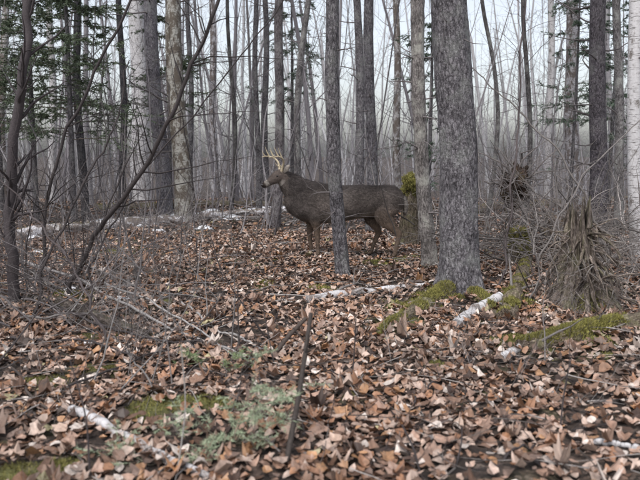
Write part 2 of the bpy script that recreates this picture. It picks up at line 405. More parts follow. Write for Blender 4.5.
def smooth(P,k=24):
    P=np.asarray(P);t=np.linspace(0,1,len(P));tt=np.linspace(0,1,k)
    Q=np.stack([np.interp(tt,t,P[:,q]) for q in range(3)],1)
    for _ in range(6): Q[1:-1]=(Q[:-2]+2*Q[1:-1]+Q[2:])/4
    return Q
def sapling(name,pts,r0,r1,col,nb=20,bl=(.15,.6),mat=None,n=8,sub=3,along=.7):
    P=smooth(pts,40);R=np.linspace(r0,r1,40)
    P=P+np.stack([fbm(np.arange(40)*.3+r0*999,np.zeros(40)+q) for q in range(3)],1)*.05
    b=B();tubes(b,P,R,n,col,0)
    if nb:
        P1,R1=kids(P[None],R[None],nb,bl[0],bl[1],1,along,t0=.12,k=7,wig=.18,rk=.4,zb=.1);R1=np.maximum(R1,.0016);tubes(b,P1,R1,4,np.array(col)*.9,0)
        P2,R2=kids(P1,R1,nb*sub,.06,.3,1,.8,k=4,wig=.2,rk=.6);tubes(b,P2,np.maximum(R2,.001),3,np.array(col)*.9,0)
    return b.build(name,[mat or M_TWG],loc=tuple(P[0]))
DK=(.065,.055,.055);GR=(.24,.22,.21);LG=(.46,.44,.42)
g0=gp(12,305)
sapling("bare_tree",[g0+[0,0,-.05]]+[ray(9,240,g0[1]),ray(9,185,g0[1]),ray(18,110,g0[1]-.1),ray(25,50,g0[1]-.1),ray(30,-20,g0[1]),ray(36,-160,g0[1])],.050,.030,(.085,.072,.075),nb=30,bl=(.2,.8),n=16,along=1.4)
g1=gp(66,300)
sapling("leaning_sapling",[g1,ray(78,268,g1[1]),ray(112,212,g1[1]-.3),ray(152,155,g1[1]-.5),ray(190,80,g1[1]-.6),ray(218,-5,g1[1]-.6),ray(235,-100,g1[1]-.6)],.024,.012,DK,nb=26,bl=(.3,1.1))
g1=gp(40,290)
sapling("leaning_sapling",[g1,ray(44,215,g1[1]),ray(62,140,g1[1]),ray(98,70,g1[1]),ray(133,-5,g1[1]),ray(150,-80,g1[1])],.020,.011,DK,nb=22,bl=(.3,.9))
g1=gp(90,310)
sapling("leaning_sapling",[g1,ray(92,255,g1[1]),ray(130,190,g1[1]+.2),ray(215,90,g1[1]+.3),ray(285,0,g1[1]+.3)],.010,.005,DK,nb=18,bl=(.3,.7))
g1=gp(30,320)
sapling("leaning_sapling",[g1,ray(50,255,g1[1]+.2),ray(88,175,g1[1]+.4),ray(120,120,g1[1]+.5),ray(128,60,g1[1]+.6)],.014,.005,DK,nb=18,bl=(.3,.8))
g1=gp(110,345)
sapling("leaning_sapling",[g1,ray(88,300,g1[1]),ray(55,240,g1[1]+.2),ray(20,200,g1[1]+.3),ray(-30,150,g1[1]+.3)],.010,.004,(.12,.10,.10),nb=18,bl=(.3,.7))
g1=gp(500,290)
sapling("leaning_sapling",[g1,ray(508,220,g1[1]),ray(520,130,g1[1]+.2),ray(519,40,g1[1]+.3),ray(530,-40,g1[1]+.3)],.012,.007,(.12,.10,.10),nb=20,bl=(.2,.7))
g1=gp(612,300)
sapling("leaning_sapling",[g1,ray(600,230,g1[1]),ray(560,150,g1[1]+.2),ray(500,95,g1[1]+.5),ray(455,60,g1[1]+1.5)],.011,.005,(.20,.18,.17),nb=20,bl=(.2,.7))
g1=gp(530,300)
sapling("leaning_sapling",[g1,ray(545,240,g1[1]),ray(580,180,g1[1]+.2),ray(640,120,g1[1]+.5),ray(700,90,g1[1]+.6)],.010,.004,(.22,.20,.19),nb=16,bl=(.2,.7))

def thicket(name,cnt,y0,y1,h0,h1,r0,colr,k=.56,m=1.5,nb=7,xy=None,avoid=True,lean=.25,sub=3,wig=.09,bl=(.15,.5)):
    if xy is None: x,y=scatter(cnt,y0,y1,k,m)
    else: x,y=xy;cnt=len(x)
    if avoid:   # an open lane in the undergrowth
        kx=x/y; keep=~((kx>-.12)&(kx<.14)&(y<9.6)&(y>4.5))
        x=x[keep];y=y[keep];cnt=len(x)
    z=H(x,y)-.02;d=rng.normal(0,lean,(cnt,3));d[:,2]=1
    L=h0+(h1-h0)*rng.random(cnt)**1.5
    P,R=grow(np.stack([x,y,z],1),d,L,r0*(.6+.8*rng.random(cnt))*np.sqrt(L),k=10,wig=wig,up=.15)
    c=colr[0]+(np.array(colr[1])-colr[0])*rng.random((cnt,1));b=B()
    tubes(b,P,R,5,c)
    idx=np.repeat(np.arange(cnt),nb)
    P1,R1=kids(P,R,0,bl[0],bl[1],1,.8,t0=.15,k=6,wig=.15,up=.2,rk=.5,idx=idx,lenmul=np.sqrt(L));tubes(b,P1,R1,3,c[idx])
    if sub:
        idx2=np.repeat(np.arange(len(idx)),sub)
        P2,R2=kids(P1,R1,0,.08,.3,1,.9,t0=.2,k=4,wig=.2,rk=.6,idx=idx2,lenmul=np.sqrt(L)[idx]);tubes(b,P2,np.maximum(R2,.0009),3,c[idx][idx2])
    return b.build(name,[M_TWG])
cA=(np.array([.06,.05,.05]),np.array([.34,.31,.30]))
thicket("shrub_thicket",46,2.9,6,.25,.9,.005,cA)
thicket("shrub_thicket",130,5.5,12,.4,2.0,.006,cA)
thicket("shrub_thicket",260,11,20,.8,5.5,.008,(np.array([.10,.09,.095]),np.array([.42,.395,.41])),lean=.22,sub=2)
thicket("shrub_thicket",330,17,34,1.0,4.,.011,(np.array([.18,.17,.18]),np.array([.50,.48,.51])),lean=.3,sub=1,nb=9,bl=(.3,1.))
xl=rng.uniform(-4.2,-1.5,40);thicket("shrub_thicket",0,0,0,.6,2.6,.007,(np.array([.05,.04,.04]),np.array([.24,.22,.22])),xy=(xl,rng.uniform(5.0,9,40)),nb=9)
xl=rng.uniform(-2.6,-.3,26);thicket("shrub_thicket",0,0,0,.4,1.2,.006,(np.array([.06,.05,.05]),np.array([.40,.38,.37])),xy=(xl,rng.uniform(3.4,6.4,26)),nb=5,lean=1.1,sub=2,avoid=False)
xl=rng.uniform(.2,3.2,16);thicket("shrub_thicket",0,0,0,.3,.8,.005,(np.array([.05,.04,.04]),np.array([.2,.18,.17])),xy=(xl,rng.uniform(3.2,5.6,16)),nb=5,lean=.5,sub=2,avoid=False)

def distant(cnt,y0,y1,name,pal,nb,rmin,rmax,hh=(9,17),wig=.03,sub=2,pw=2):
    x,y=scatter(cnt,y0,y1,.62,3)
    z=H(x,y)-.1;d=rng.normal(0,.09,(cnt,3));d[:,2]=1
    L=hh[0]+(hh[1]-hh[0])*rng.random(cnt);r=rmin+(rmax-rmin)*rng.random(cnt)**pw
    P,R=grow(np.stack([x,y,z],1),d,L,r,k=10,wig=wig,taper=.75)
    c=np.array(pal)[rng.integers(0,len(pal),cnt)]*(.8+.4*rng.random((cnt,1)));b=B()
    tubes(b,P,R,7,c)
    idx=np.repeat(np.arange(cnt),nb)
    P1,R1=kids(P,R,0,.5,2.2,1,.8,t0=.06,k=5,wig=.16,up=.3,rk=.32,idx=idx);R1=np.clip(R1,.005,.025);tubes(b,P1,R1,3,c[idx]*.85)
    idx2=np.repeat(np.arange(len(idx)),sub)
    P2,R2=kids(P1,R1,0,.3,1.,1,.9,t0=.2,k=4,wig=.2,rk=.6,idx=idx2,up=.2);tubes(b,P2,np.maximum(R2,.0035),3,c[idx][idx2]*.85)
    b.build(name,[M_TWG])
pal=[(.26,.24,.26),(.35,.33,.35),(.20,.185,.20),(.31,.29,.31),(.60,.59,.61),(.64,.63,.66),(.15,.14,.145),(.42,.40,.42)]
distant(75,17,30,"distant_woods",pal,22,.02,.09,wig=.05)
distant(200,28,70,"distant_woods",[tuple(np.array(p)*.65+.20) for p in pal],20,.04,.16,wig=.04)  # far palette lifted paler: distance haze painted into the bark colour

# ---------------------------------------------------------------- green firs
def fir(name,x,y,h,r,nbr,bl,nd,nl,nw,col,z_lo=.1,sag=-.25,sub=8,bark=M_SPR):
    z0=H1(x,y)-.03;b=B();P,R=trunkmesh(b,[(x,y,z0),(x+.03,y,z0+h*.5),(x,y,z0+h)],[r,r*.6,r*.1],12,.03,.2,0,(.7,.7,.7),40)
    t=np.sort(z_lo+(1-z_lo)*rng.random(nbr));f=t*h
    base=np.stack([np.interp(f,P[:,2]-z0,P[:,0]),np.full(nbr,y),z0+f],1)
    a=rng.random(nbr)*6.283;d=np.stack([np.cos(a),np.sin(a),np.full(nbr,.15)],1)
    L=bl*(1.05-t)**.7*(.5+.7*rng.random(nbr))
    P1,R1=grow(base,d,L,np.maximum(r*.15*(1-t)+.002,.002),k=7,wig=.05,up=sag);tubes(b,P1,R1,4,(.12,.10,.085),1)
    idx=np.repeat(np.arange(nbr),sub)
    P2,R2=kids(P1,R1,0,.15,.45,1,.9,t0=.2,k=4,wig=.1,rk=.6,idx=idx,lenmul=L/1.0);P2[...,2]=P2[:,:1,2]+(P2[...,2]-P2[:,:1,2])*.5-.05*np.linspace(0,1,4)
    tubes(b,P2,R2,3,(.12,.10,.08),1)
    needles(b,P2,nd,nl,nw,col,mi=2);needles(b,P1,nd*2,nl,nw,col,mi=2)
    b.build(name,[bark,M_TWG,M_NDL],loc=(x,y,z0))
G1=(.105,.135,.085)
fir("fir_tree",-4.5,12.5,6.5,.06,110,1.6,32,.075,.018,G1,z_lo=.25)
fir("fir_tree",-5.6,13.5,7.5,.06,90,1.6,30,.075,.018,G1,z_lo=.3)
fir("fir_tree",-7.2,15.5,9,.07,90,1.8,28,.08,.02,G1,z_lo=.2)
fir("fir_tree",-3.7,17,8,.05,60,1.3,26,.08,.02,G1,z_lo=.3)
fir("fir_tree",-.9,22,9,.07,70,1.5,22,.09,.026,(.12,.155,.12),z_lo=.35)
fir("fir_tree",3.0,19,7,.07,60,1.4,22,.08,.025,(.11,.15,.11),z_lo=.1)
fir("fir_tree",8.4,20,9,.07,70,1.6,22,.08,.025,(.11,.15,.11),z_lo=.1)
fir("fir_tree",6.2,17,7,.05,50,1.3,22,.08,.022,(.11,.15,.11),z_lo=.3)
def seedling(name,px,py,stems,nc=(.38,.45,.30)):
    b=B();z=H1(px,py);base=np.array([px,py,z])
    for (dx,dy,dz,L) in stems:
        P,R=grow(base[None],np.array([[dx,dy,dz]]),np.array([L]),np.array([.0035]),k=9,wig=.06,up=-.1);tubes(b,P,R,5,(.2,.17,.13),0)
        P1,R1=kids(P,R,10,.07,.2,1,.9,t0=.2,k=5,wig=.1,rk=.6);P1[...,2]=P1[:,:1,2]+(P1[...,2]-P1[:,:1,2])*.4;tubes(b,P1,R1,3,(.2,.17,.13),0)
        P2,R2=kids(P1,R1,18,.04,.09,1,.9,t0=.2,k=4,wig=.08,rk=.6);P2[...,2]=P2[:,:1,2]+(P2[...,2]-P2[:,:1,2])*.5;tubes(b,P2,R2,3,(.2,.17,.13),0)
        for PP,pn in ((P,50),(P1,34),(P2,24)): needles(b,PP,pn,.024,.0030,nc,mi=1)
    b.build(name,[M_TWG,M_NDL],loc=tuple(base))
gq=gp(232,447);seedling("fir_seedling",gq[0],gq[1],[(.35,.1,1,.46),(.9,.2,.95,.44),(-.8,-.1,.55,.34),(.1,-.3,.5,.25),(.5,-.2,.8,.40),(.8,0,.35,.30)])
gq=gp(150,466);seedling("fir_seedling",gq[0],gq[1],[(.8,.1,.25,.28),(-.6,.3,.3,.2)])
gq=gp(210,375);seedling("fir_seedling",gq[0],gq[1],[(.8,.1,.5,.22),(-.6,.3,.4,.2)],(.22,.29,.14))

# ---------------------------------------------------------------- fallen logs
def lie(pts,r0,r1,lift=.6,k=40,wob=.02):
    P=smooth(np.array([list(gp(u,v)) for u,v in pts]),k);R=np.linspace(r0,r1,k)
    P[:,2]=H(P[:,0],P[:,1])
    for _ in range(60): P[1:-1,2]=(P[:-2,2]+2*P[1:-1,2]+P[2:,2])/4
    P[:,2]+=R*lift
    P+=np.stack([fbm(np.arange(k)*.25+r0*999+pts[0][0],np.zeros(k)+q) for q in range(3)],1)*wob
    return P,R
def log(name,pts,r0,r1,mat,col=(1,1,1),lift=.6,n=18,stub=6,moss=0,rough=.06,k=50,wob=.012,thr=-.06):
    P,R=lie(pts,r0,r1,lift,k,wob);th=np.arange(n)*2*math.pi/n
    A,S=np.meshgrid(th,np.arange(k)*.12);rm=1+rough*2*fbm(np.cos(A)*2+r0*77,np.sin(A)*2,S*2)
    rm*=(1+.10*fbm(np.arange(k)*.2,np.zeros(k)+r0*50)*2)[:,None]
    b=B();tubes(b,P,R,n,col,0,rm=rm[None],cap=True)
    if stub:
        P1,R1=kids(P[None],R[None],stub,.08,.5,1,.5,k=5,wig=.1,rk=.22,t0=.05);P1[...,2]=np.maximum(P1[...,2],H(P1[...,0],P1[...,1])+.005);tubes(b,P1,R1,5,(.24,.22,.21),1)
    if moss:
        t=rng.random(moss)*(k-1.01);i=t.astype(int);f=(t-i)[:,None];a=rng.normal(math.pi/2,.7,moss)
        T=nrm(np.gradient(P,axis=0));s=nrm(np.cross(T[i],[0,0,1.]));up=np.cross(s,T[i])
        p=P[i]*(1-f)+P[i+1]*f+R[i][:,None]*(np.cos(a)[:,None]*s+np.sin(a)[:,None]*up)*1.0
        nn=fbm(p[:,0]*6,p[:,1]*6,p[:,2]*6,o=3)>thr;p=p[nn]
        mossblades(b,p[:,0],p[:,1],p[:,2],.025,.009,2)
    b.build(name,[mat,M_TWG,M_MOSSB],loc=tuple(P[0]))
WH=(1.0,1.0,1.02)
log("fallen_birch_log",[(15,241),(110,228),(200,221),(292,213)],.12,.09,M_BIR2,(1.3,1.3,1.35),lift=.5,stub=24,k=70,rough=.2,moss=1500,wob=.06)
log("fallen_birch_log",[(60,235),(150,224),(250,216)],.05,.03,M_BIR2,(1.2,1.2,1.2),lift=2.5,stub=14,wob=.05)
log("fallen_log",[(95,212),(170,208),(285,206)],.11,.08,M_WOOD,(1,1,.9),stub=10,moss=2500)
log("fallen_birch_log",[(308,303),(360,295),(425,287)],.042,.028,M_BIR3,WH,lift=.6,stub=3)
log("fallen_birch_log",[(456,328),(475,313),(500,300)],.052,.046,M_BIR3,WH,lift=.4,stub=1)
log("fallen_birch_log",[(500,362),(522,348),(552,338)],.028,.024,M_BIR3,WH,lift=.8,stub=1)
log("fallen_birch_log",[(74,416),(110,436),(150,456),(212,482)],.026,.017,M_BIR3,WH,lift=1.2,stub=2)
log("fallen_branch",[(595,446),(620,449),(655,455)],.014,.011,M_BIR3,WH,lift=1.2,stub=0)
log("mossy_root",[(376,337),(400,322),(430,303),(452,290)],.035,.10,M_WOOD,(1,1.0,.8),lift=.1,stub=0,moss=10000,thr=.0)
log("mossy_root",[(500,320),(488,305),(468,292)],.03,.09,M_WOOD,(1,1.0,.8),lift=.0,stub=0,moss=4500,thr=.0)
log("mossy_log",[(520,350),(570,338),(610,330),(680,322)],.06,.09,M_WOOD,(1,.97,.85),lift=.2,stub=8,moss=16000,rough=.16,thr=.02)
log("mossy_log",[(506,322),(515,295),(528,262)],.08,.07,M_WOOD,(1,.97,.85),lift=.4,stub=6,moss=8000,rough=.16,thr=.0)
log("fallen_log",[(465,215),(540,208),(640,200)],.14,.10,M_WOOD,(1.1,1.05,1),stub=16,moss=2500)
log("fallen_log",[(60,305),(120,330),(150,342)],.05,.04,M_WOOD,(.6,.6,.6),stub=6)
# thin remnants of snow on and beside the fallen log
b=B()
for (u,v,w_) in [(22,239,.25),(75,229,.22),(108,223,.3),(135,226,.16),(185,216,.3),(213,213,.22),(232,219,.2),(262,211,.28),(283,209,.2),(205,229,.14),(160,232,.12),(88,347,.05),(72,292,.09),(120,299,.06),(40,255,.12),(300,214,.15),(505,210,.2),(560,214,.15)]:
    p=gp(u,v);n_,k_=20,6;th=np.arange(n_)*2*math.pi/n_;rr_=np.linspace(1,.02,k_)
    A,Rr=np.meshgrid(th,rr_);wob=1+1.1*fbm(np.cos(A)*1.5+u,np.sin(A)*1.5+v,o=3)
    x_=p[0]+Rr*wob*w_*1.4*np.cos(A);y_=p[1]+Rr*wob*w_*.8*np.sin(A)
    z_=H(x_,y_)-.01+(.03+.30*w_)*(1-Rr**2)*(1+.5*fbm(x_*9,y_*9))
    i,j=np.meshgrid(np.arange(k_-1),np.arange(n_),indexing='ij')
    b.add(np.stack([x_,y_,z_],-1),np.stack([i*n_+j,i*n_+(j+1)%n_,(i+1)*n_+(j+1)%n_,(i+1)*n_+j],-1).reshape(-1,4),(.78,.79,.82))
b.build("snow_patches",[M_SNOW])

def stick(name,pts,r0,r1,col,nb=10,bl=(.1,.4),lift=2.,k=30):
    P,R=lie(pts,r0,r1,lift,k,.04);b=B();tubes(b,P,R,7,col)
    if nb:
        P1,R1=kids(P[None],R[None],nb,bl[0],bl[1],1,.7,k=5,wig=.15,rk=.5,zb=.3);P1[...,2]=np.maximum(P1[...,2],H(P1[...,0],P1[...,1])+.006);tubes(b,P1,np.maximum(R1,.0014),4,col)
    b.build(name,[M_TWG],loc=tuple(P[0]))
for a in [([(12,262),(70,285),(130,312),(185,340),(250,362)],.016,.008,(.36,.34,.33),16,(.1,.4),5),
          ([(100,285),(150,305),(200,335),(255,372)],.011,.005,(.42,.40,.39),10,(.1,.4),5),
          ([(0,300),(60,315),(140,345),(200,350)],.014,.007,DK,16,(.1,.4),5),
          ([(20,330),(80,325),(150,305),(215,290)],.010,.005,GR,16,(.1,.4),8),
          ([(0,240),(50,262),(110,280),(170,312)],.011,.006,GR,16,(.1,.5),9),
          ([(30,275),(90,320),(130,360),(160,400)],.009,.005,GR,12,(.1,.5),7),
          ([(10,345),(90,350),(160,372),(230,380)],.009,.005,DK,12,(.1,.4),5),
          ([(70,400),(130,370),(200,345),(260,320)],.008,.004,DK,12,(.1,.4),7),
          ([(180,305),(215,330),(262,352)],.010,.007,(.40,.38,.37),8,(.1,.4),3),
          ([(330,300),(380,278),(440,250)],.012,.007,GR,8,(.1,.4),4),
          ([(390,238),(430,262),(470,285)],.010,.005,LG,4,(.1,.4),4),
          ([(400,420),(440,385),(475,350)],.007,.003,DK,8,(.1,.4),5),
          ([(360,470),(400,450),(470,445)],.006,.003,DK,8,(.1,.4),3),
          ([(480,420),(540,400),(620,405)],.006,.003,GR,10,(.1,.3),3),
          ([(330,380),(370,400),(420,440)],.005,.003,DK,8,(.1,.3),5),
          ([(300,440),(360,425),(430,432)],.006,.003,DK,8,(.1,.3),4),
          ([(500,465),(550,440),(610,425)],.006,.003,DK,8,(.1,.3),4),
          ([(0,350),(40,410),(90,470)],.009,.006,(.10,.08,.07),8,(.1,.4),3)]:
    stick("fallen_branch",a[0],a[1],a[2],a[3],a[4],a[5],a[6])
def freestick(name,a,c,r0,r1,col,nb=3):
    P=smooth([a,(np.array(a)+c)/2+rng.normal(0,.015,3),c],16);R=np.linspace(r0,r1,16);b=B()
    tubes(b,P,R,8,col,cap=True)
    if nb:
        P1,R1=kids(P[None],R[None],nb,.05,.22,1,.7,k=5,wig=.15,rk=.4);tubes(b,P1,np.maximum(R1,.001),4,col)
    b.build(name,[M_TWG],loc=tuple(a))
a=gp(285,470);freestick("broken_stick",a,ray(311,313,a[1]+.35),.014,.010,(.07,.058,.052),4)
a=gp(272,358);freestick("broken_stick",a,ray(306,318,a[1]+.2),.018,.014,(.09,.07,.06),2)
a=gp(176,480);freestick("upright_twig",a,ray(181,345,a[1]+.1),.004,.0025,(.36,.34,.32),4)
a=gp(420,472);freestick("upright_twig",a,ray(402,425,a[1]+.1),.006,.004,DK,3)
a=gp(240,352);freestick("upright_twig",a,ray(238,285,a[1]),.006,.003,DK,6)
a=gp(455,470);freestick("upright_twig",a,ray(462,425,a[1]+.1),.005,.003,DK,3)
a=gp(560,430);freestick("upright_twig",a,ray(572,355,a[1]+.1),.005,.003,DK,5)
a=gp(90,478);freestick("upright_twig",a,ray(70,360,a[1]+.1),.005,.003,DK,6)
a=gp(352,380);freestick("upright_twig",a,ray(356,318,a[1]),.005,.003,DK,4)

def debris(name,cnt,y0,y1,l0,l1,r,lift):
    x,y=scatter(cnt,y0,y1);a=rng.random(cnt)*6.283
    d=np.stack([np.cos(a),np.sin(a),rng.normal(0,.08,cnt)],1)
    L=l0+(l1-l0)*rng.random(cnt)**2
    P,R=grow(np.stack([x,y,0*x],1),d,L,r*(.5+rng.random(cnt)),k=6,wig=.12);
    P[...,2]=H(P[...,0],P[...,1])+lift+(P[...,2])*.8*(rng.random((cnt,1))<.5)+.03*rng.random((cnt,1))
    P[...,2]=np.maximum(P[...,2],H(P[...,0],P[...,1])+.004)
    c=np.array([.05,.04,.035])+(np.array([.48,.45,.43])-.04)*rng.random((cnt,1))**2
    b=B();tubes(b,P,R,4,c)
    P1,R1=kids(P,R,cnt*3,.04,.22,1,.8,k=4,wig=.15,rk=.6);tubes(b,P1,np.maximum(R1,.0008),3,(.15,.12,.115))
    b.build(name,[M_TWG])
debris("fallen_twigs",400,1.8,6,.08,.8,.0036,.035)
debris("fallen_twigs",480,6,13,.15,1.2,.006,.04)
debris("fallen_twigs",260,12,22,.3,2.2,.010,.04)

# ---------------------------------------------------------------- rotten stump with roots, right
def stump():
    g0=gp(580,308);b=B();n=110;k=60;h=.92
    th=np.arange(n)*2*math.pi/n;t=np.linspace(0,1,k)
    A,T=np.meshgrid(th,t);ca,sa=np.cos(A),np.sin(A)
    top=h*(.62+.35*vn(ca*3+5,sa*3+3)+.35*vn(ca*11,sa*11))
    r=.08+.17*(1-T)**1.3+.16*np.exp(-T/.1)
    ridge=np.abs(fbm(ca*2.6+9,sa*2.6+2,T*.8,3))*1.3+.6*fbm(ca*9,sa*9,T*2.)
    r=r*(.72+ridge)
    V=np.stack([g0[0]+r*ca-.05*T,g0[1]+r*sa,g0[2]-.05+T*top],-1)
    i,j=np.meshgrid(np.arange(k-1),np.arange(n),indexing='ij');j2=(j+1)%n
    b.add(V,np.stack([i*n+j,i*n+j2,(i+1)*n+j2,(i+1)*n+j],-1).reshape(-1,4),(1,1,1),np.stack([ca*.3,sa*.3,T*h],-1))
    m=120;a=rng.random(m)*6.283;z=rng.uniform(.1,.85,m)*h
    rr=(.08+.14*(1-z/h));base=np.stack([g0[0]+rr*np.cos(a)*.8,g0[1]+rr*np.sin(a)*.8,g0[2]+z],1)
    d=np.stack([np.cos(a)*.8,np.sin(a)*.8,np.full(m,-.5)+rng.normal(0,.6,m)],1)
    P,R=grow(base,d,.2+.55*rng.random(m)*(1.2-z/h),.006+.016*rng.random(m)**2,k=8,wig=.18,up=-.9,taper=.7)
    P[...,2]=np.maximum(P[...,2],H(P[...,0],P[...,1])+.004)
    c=np.array([.6,.58,.56])+.9*rng.random((m,1));tubes(b,P,R,7,c,0)
    P1,R1=kids(P,R,260,.08,.35,1,.6,k=5,wig=.25,rk=.5,zb=-.2);tubes(b,P1,np.maximum(R1,.0018),4,(.30,.27,.25),1)
    q=7000;a=rng.random(q)*6.283;zz=rng.random(q)**2*.35;rq=.30-.35*zz+.05*fbm(np.cos(a)*3,np.sin(a)*3)
    xx=g0[0]+rq*np.cos(a);yy=g0[1]+rq*np.sin(a);kk=fbm(xx*5,yy*5,zz*5)>.02;mossblades(b,xx[kk],yy[kk],g0[2]+zz[kk]*.6,.02,.008,2)
    b.build("rotten_stump",[M_WOOD,M_TWG,M_MOSSB],loc=tuple(g0))
stump()
def rootplate(c,w,h,seed,col=(.6,.55,.5),nr=60):
    b=B();n=60;k=40;th=np.arange(n)*2*math.pi/n;ph=np.linspace(0,math.pi,k)
    A,Pp=np.meshgrid(th,ph);X=np.sin(Pp)*np.cos(A);Y=np.sin(Pp)*np.sin(A)*.55;Z=np.cos(Pp)
    r=.75+.8*fbm(X*2+seed,Y*2,Z*2,5)+.5*fbm(X*7+seed,Y*7,Z*7,3)
    V=np.stack([c[0]+X*r*w,c[1]+Y*r*w,c[2]+Z*r*h],-1)
    i,j=np.meshgrid(np.arange(k-1),np.arange(n),indexing='ij');j2=(j+1)%n
    b.add(V,np.stack([i*n+j,(i+1)*n+j,(i+1)*n+j2,i*n+j2],-1).reshape(-1,4),col,None,0)
    d=nrm(rng.normal(0,1,(nr,3)));base=np.array(c)+d*np.array([w,w*.5,h])*.5
    P,R=grow(base,d+rng.normal(0,.8,(nr,3)),.2+.7*rng.random(nr),.006+.014*rng.random(nr),k=8,wig=.28,up=-.3)
    P[...,2]=np.maximum(P[...,2],H(P[...,0],P[...,1])+.005)
    tubes(b,P,R,6,(.22,.195,.185),1);P1,R1=kids(P,R,nr*4,.1,.4,1,.7,k=5,wig=.25,rk=.5);tubes(b,P1,np.maximum(R1,.0015),3,(.26,.235,.225),1)
    return b
p=ray(515,175,9.5)
b=rootplate((p[0],9.5,p[2]-.12),.22,.36,3,(.42,.35,.31),70);b.build("uprooted_root_mass",[M_WOOD,M_TWG])
p=ray(575,200,8.8);b=rootplate((p[0],8.8,H1(p[0],8.8)+.2),.5,.36,8,(.85,.78,.72),110)
b.build("uprooted_root_mass",[M_WOOD,M_TWG])
def brush(name,cx,cy,w,d,h,cnt,c0,c1,r=.009):
    x=cx+rng.normal(0,w*.5,cnt);y=cy+rng.normal(0,d*.5,cnt);z=H(x,y)+rng.random(cnt)*h*.4
    dd=rng.normal(0,1,(cnt,3));dd[:,2]=np.abs(dd[:,2])*.7
    P,R=grow(np.stack([x,y,z],1),dd,.5+1.4*rng.random(cnt)**1.3,r*(.4+rng.random(cnt)),k=9,wig=.12,up=-.35)
    P[...,2]=np.maximum(P[...,2],H(P[...,0],P[...,1])+.01)
    c=np.array(c0)+(np.array(c1)-c0)*rng.random((cnt,1));b=B();tubes(b,P,R,5,c)
    idx=np.repeat(np.arange(cnt),6);P1,R1=kids(P,R,0,.1,.5,1,.8,k=5,wig=.18,rk=.5,idx=idx);tubes(b,P1,np.maximum(R1,.0014),3,c[idx])
    b.build(name,[M_TWG])
brush("brush_pile",2.9,8.6,1.5,1.4,1.1,190,(.08,.07,.065),(.42,.38,.36))
brush("brush_pile",3.3,6.9,1.2,.8,.5,60,(.08,.07,.065),(.38,.34,.32),.007)
brush("brush_pile",-3.0,6.4,1.5,1.6,.5,80,(.06,.05,.05),(.32,.29,.29),.007)
brush("brush_pile",-2.6,14,5,1.5,.4,80,(.10,.09,.09),(.42,.39,.38),.012)
def snag(u,v,D,w):
    p=ray(u,v,D);x=p[0];z0=H1(x,D)-.05;b=B();P,R=trunkmesh(b,[(x,D,z0),(x,D,z0+(p[2]-z0)*.5),(x+.02,D,p[2])],[w*1.1,w,w*.8],32,.25,.4,0,(.7,.7,.6),50)
    n=12000;d=nrm(rng.normal(0,1,(n,3)));rr=1+1.0*fbm(d[:,0]*2+u,d[:,1]*2,d[:,2]*2)[:,None]
    q=np.array([x,D,p[2]-.05])+d*np.array([w*1.1,w*1.1,.16])*rr*rng.uniform(.7,1,(n,1))
    kk=fbm(q[:,0]*9,q[:,1]*9,q[:,2]*9,o=3)>-.1;q=q[kk]
    mossblades(b,q[:,0],q[:,1],q[:,2],.035,.012,1)
    b.build("mossy_snag",[M_WOOD,M_MOSSB],loc=(x,D,z0))
snag(411,184,10.3,.14)
snag(518,238,8.6,.12)

# ---------------------------------------------------------------- white-tailed deer
DX,DY=(403-320)/F*9.0,9.0
def loft(bm_,secs,n=20):
    S=np.array(secs,float);P=S[:,:3];k=len(S)
    T=nrm(np.gradient(P,axis=0));ref=np.array([0,1.,0])
    U=nrm(ref-(T@ref)[:,None]*T);W=np.cross(T,U)
    th=np.arange(n)*2*math.pi/n
    V=P[:,None]+S[:,3][:,None,None]*np.cos(th)[None,:,None]*U[:,None]+S[:,4][:,None,None]*np.sin(th)[None,:,None]*W[:,None]
    V=V.reshape(-1,3);o=len(bm_[0])
    i,j=np.meshgrid(np.arange(k-1),np.arange(n),indexing='ij');j2=(j+1)%n
    f=[tuple(int(q)+o for q in r) for r in np.stack([i*n+j,i*n+j2,(i+1)*n+j2,(i+1)*n+j],-1).reshape(-1,4)]
    bm_[0].extend(V.tolist());bm_[0].append((P[0]-T[0]*.3*min(S[0,3],S[0,4])).tolist());bm_[0].append((P[-1]+T[-1]*.5*min(S[-1,3],S[-1,4])).tolist())
    c0=o+k*n;c1=c0+1
    for q in range(n):
        bm_[1].append((o+(q+1)%n,o+q,c0));bm_[1].append((o+(k-1)*n+q,o+(k-1)*n+(q+1)%n,c1))
    bm_[1].extend(f)
body=([],[])
def ip(secs,m=5):
    S=np.array(secs,float);t=np.arange(len(S));tt=np.linspace(0,len(S)-1,(len(S)-1)*m+1)
    Q=np.stack([np.interp(tt,t,S[:,q]) for q in range(S.shape[1])],1)
    for _ in range(3): Q[1:-1]=(Q[:-2]+2*Q[1:-1]+Q[2:])/4
    return Q
loft(body,ip([(.01,0,.80,.07,.10),(.08,0,.79,.14,.165),(.22,0,.775,.18,.20),(.42,0,.762,.18,.198),(.62,0,.740,.195,.218),(.85,0,.720,.205,.242),(1.05,0,.724,.195,.258),(1.22,0,.738,.175,.272),(1.36,0,.76,.145,.24),(1.48,0,.78,.10,.18),(1.54,0,.79,.06,.10)]),28)
loft(body,ip([(1.20,0,.80,.13,.19),(1.34,0,.87,.125,.19),(1.45,.005,.95,.11,.165),(1.53,.012,1.03,.092,.13),(1.575,.02,1.10,.072,.09)]),24)
hp=np.array([1.575,.015,1.10]);yaw=math.radians(30);hd=nrm(np.array([math.cos(yaw),math.sin(yaw),-.42]))
left=nrm(np.cross([0,0,1.],hd));hu=np.cross(hd,left)
def hpt(s,up=0.,lat=0.): return hp+hd*s+hu*up+left*lat
head=[]
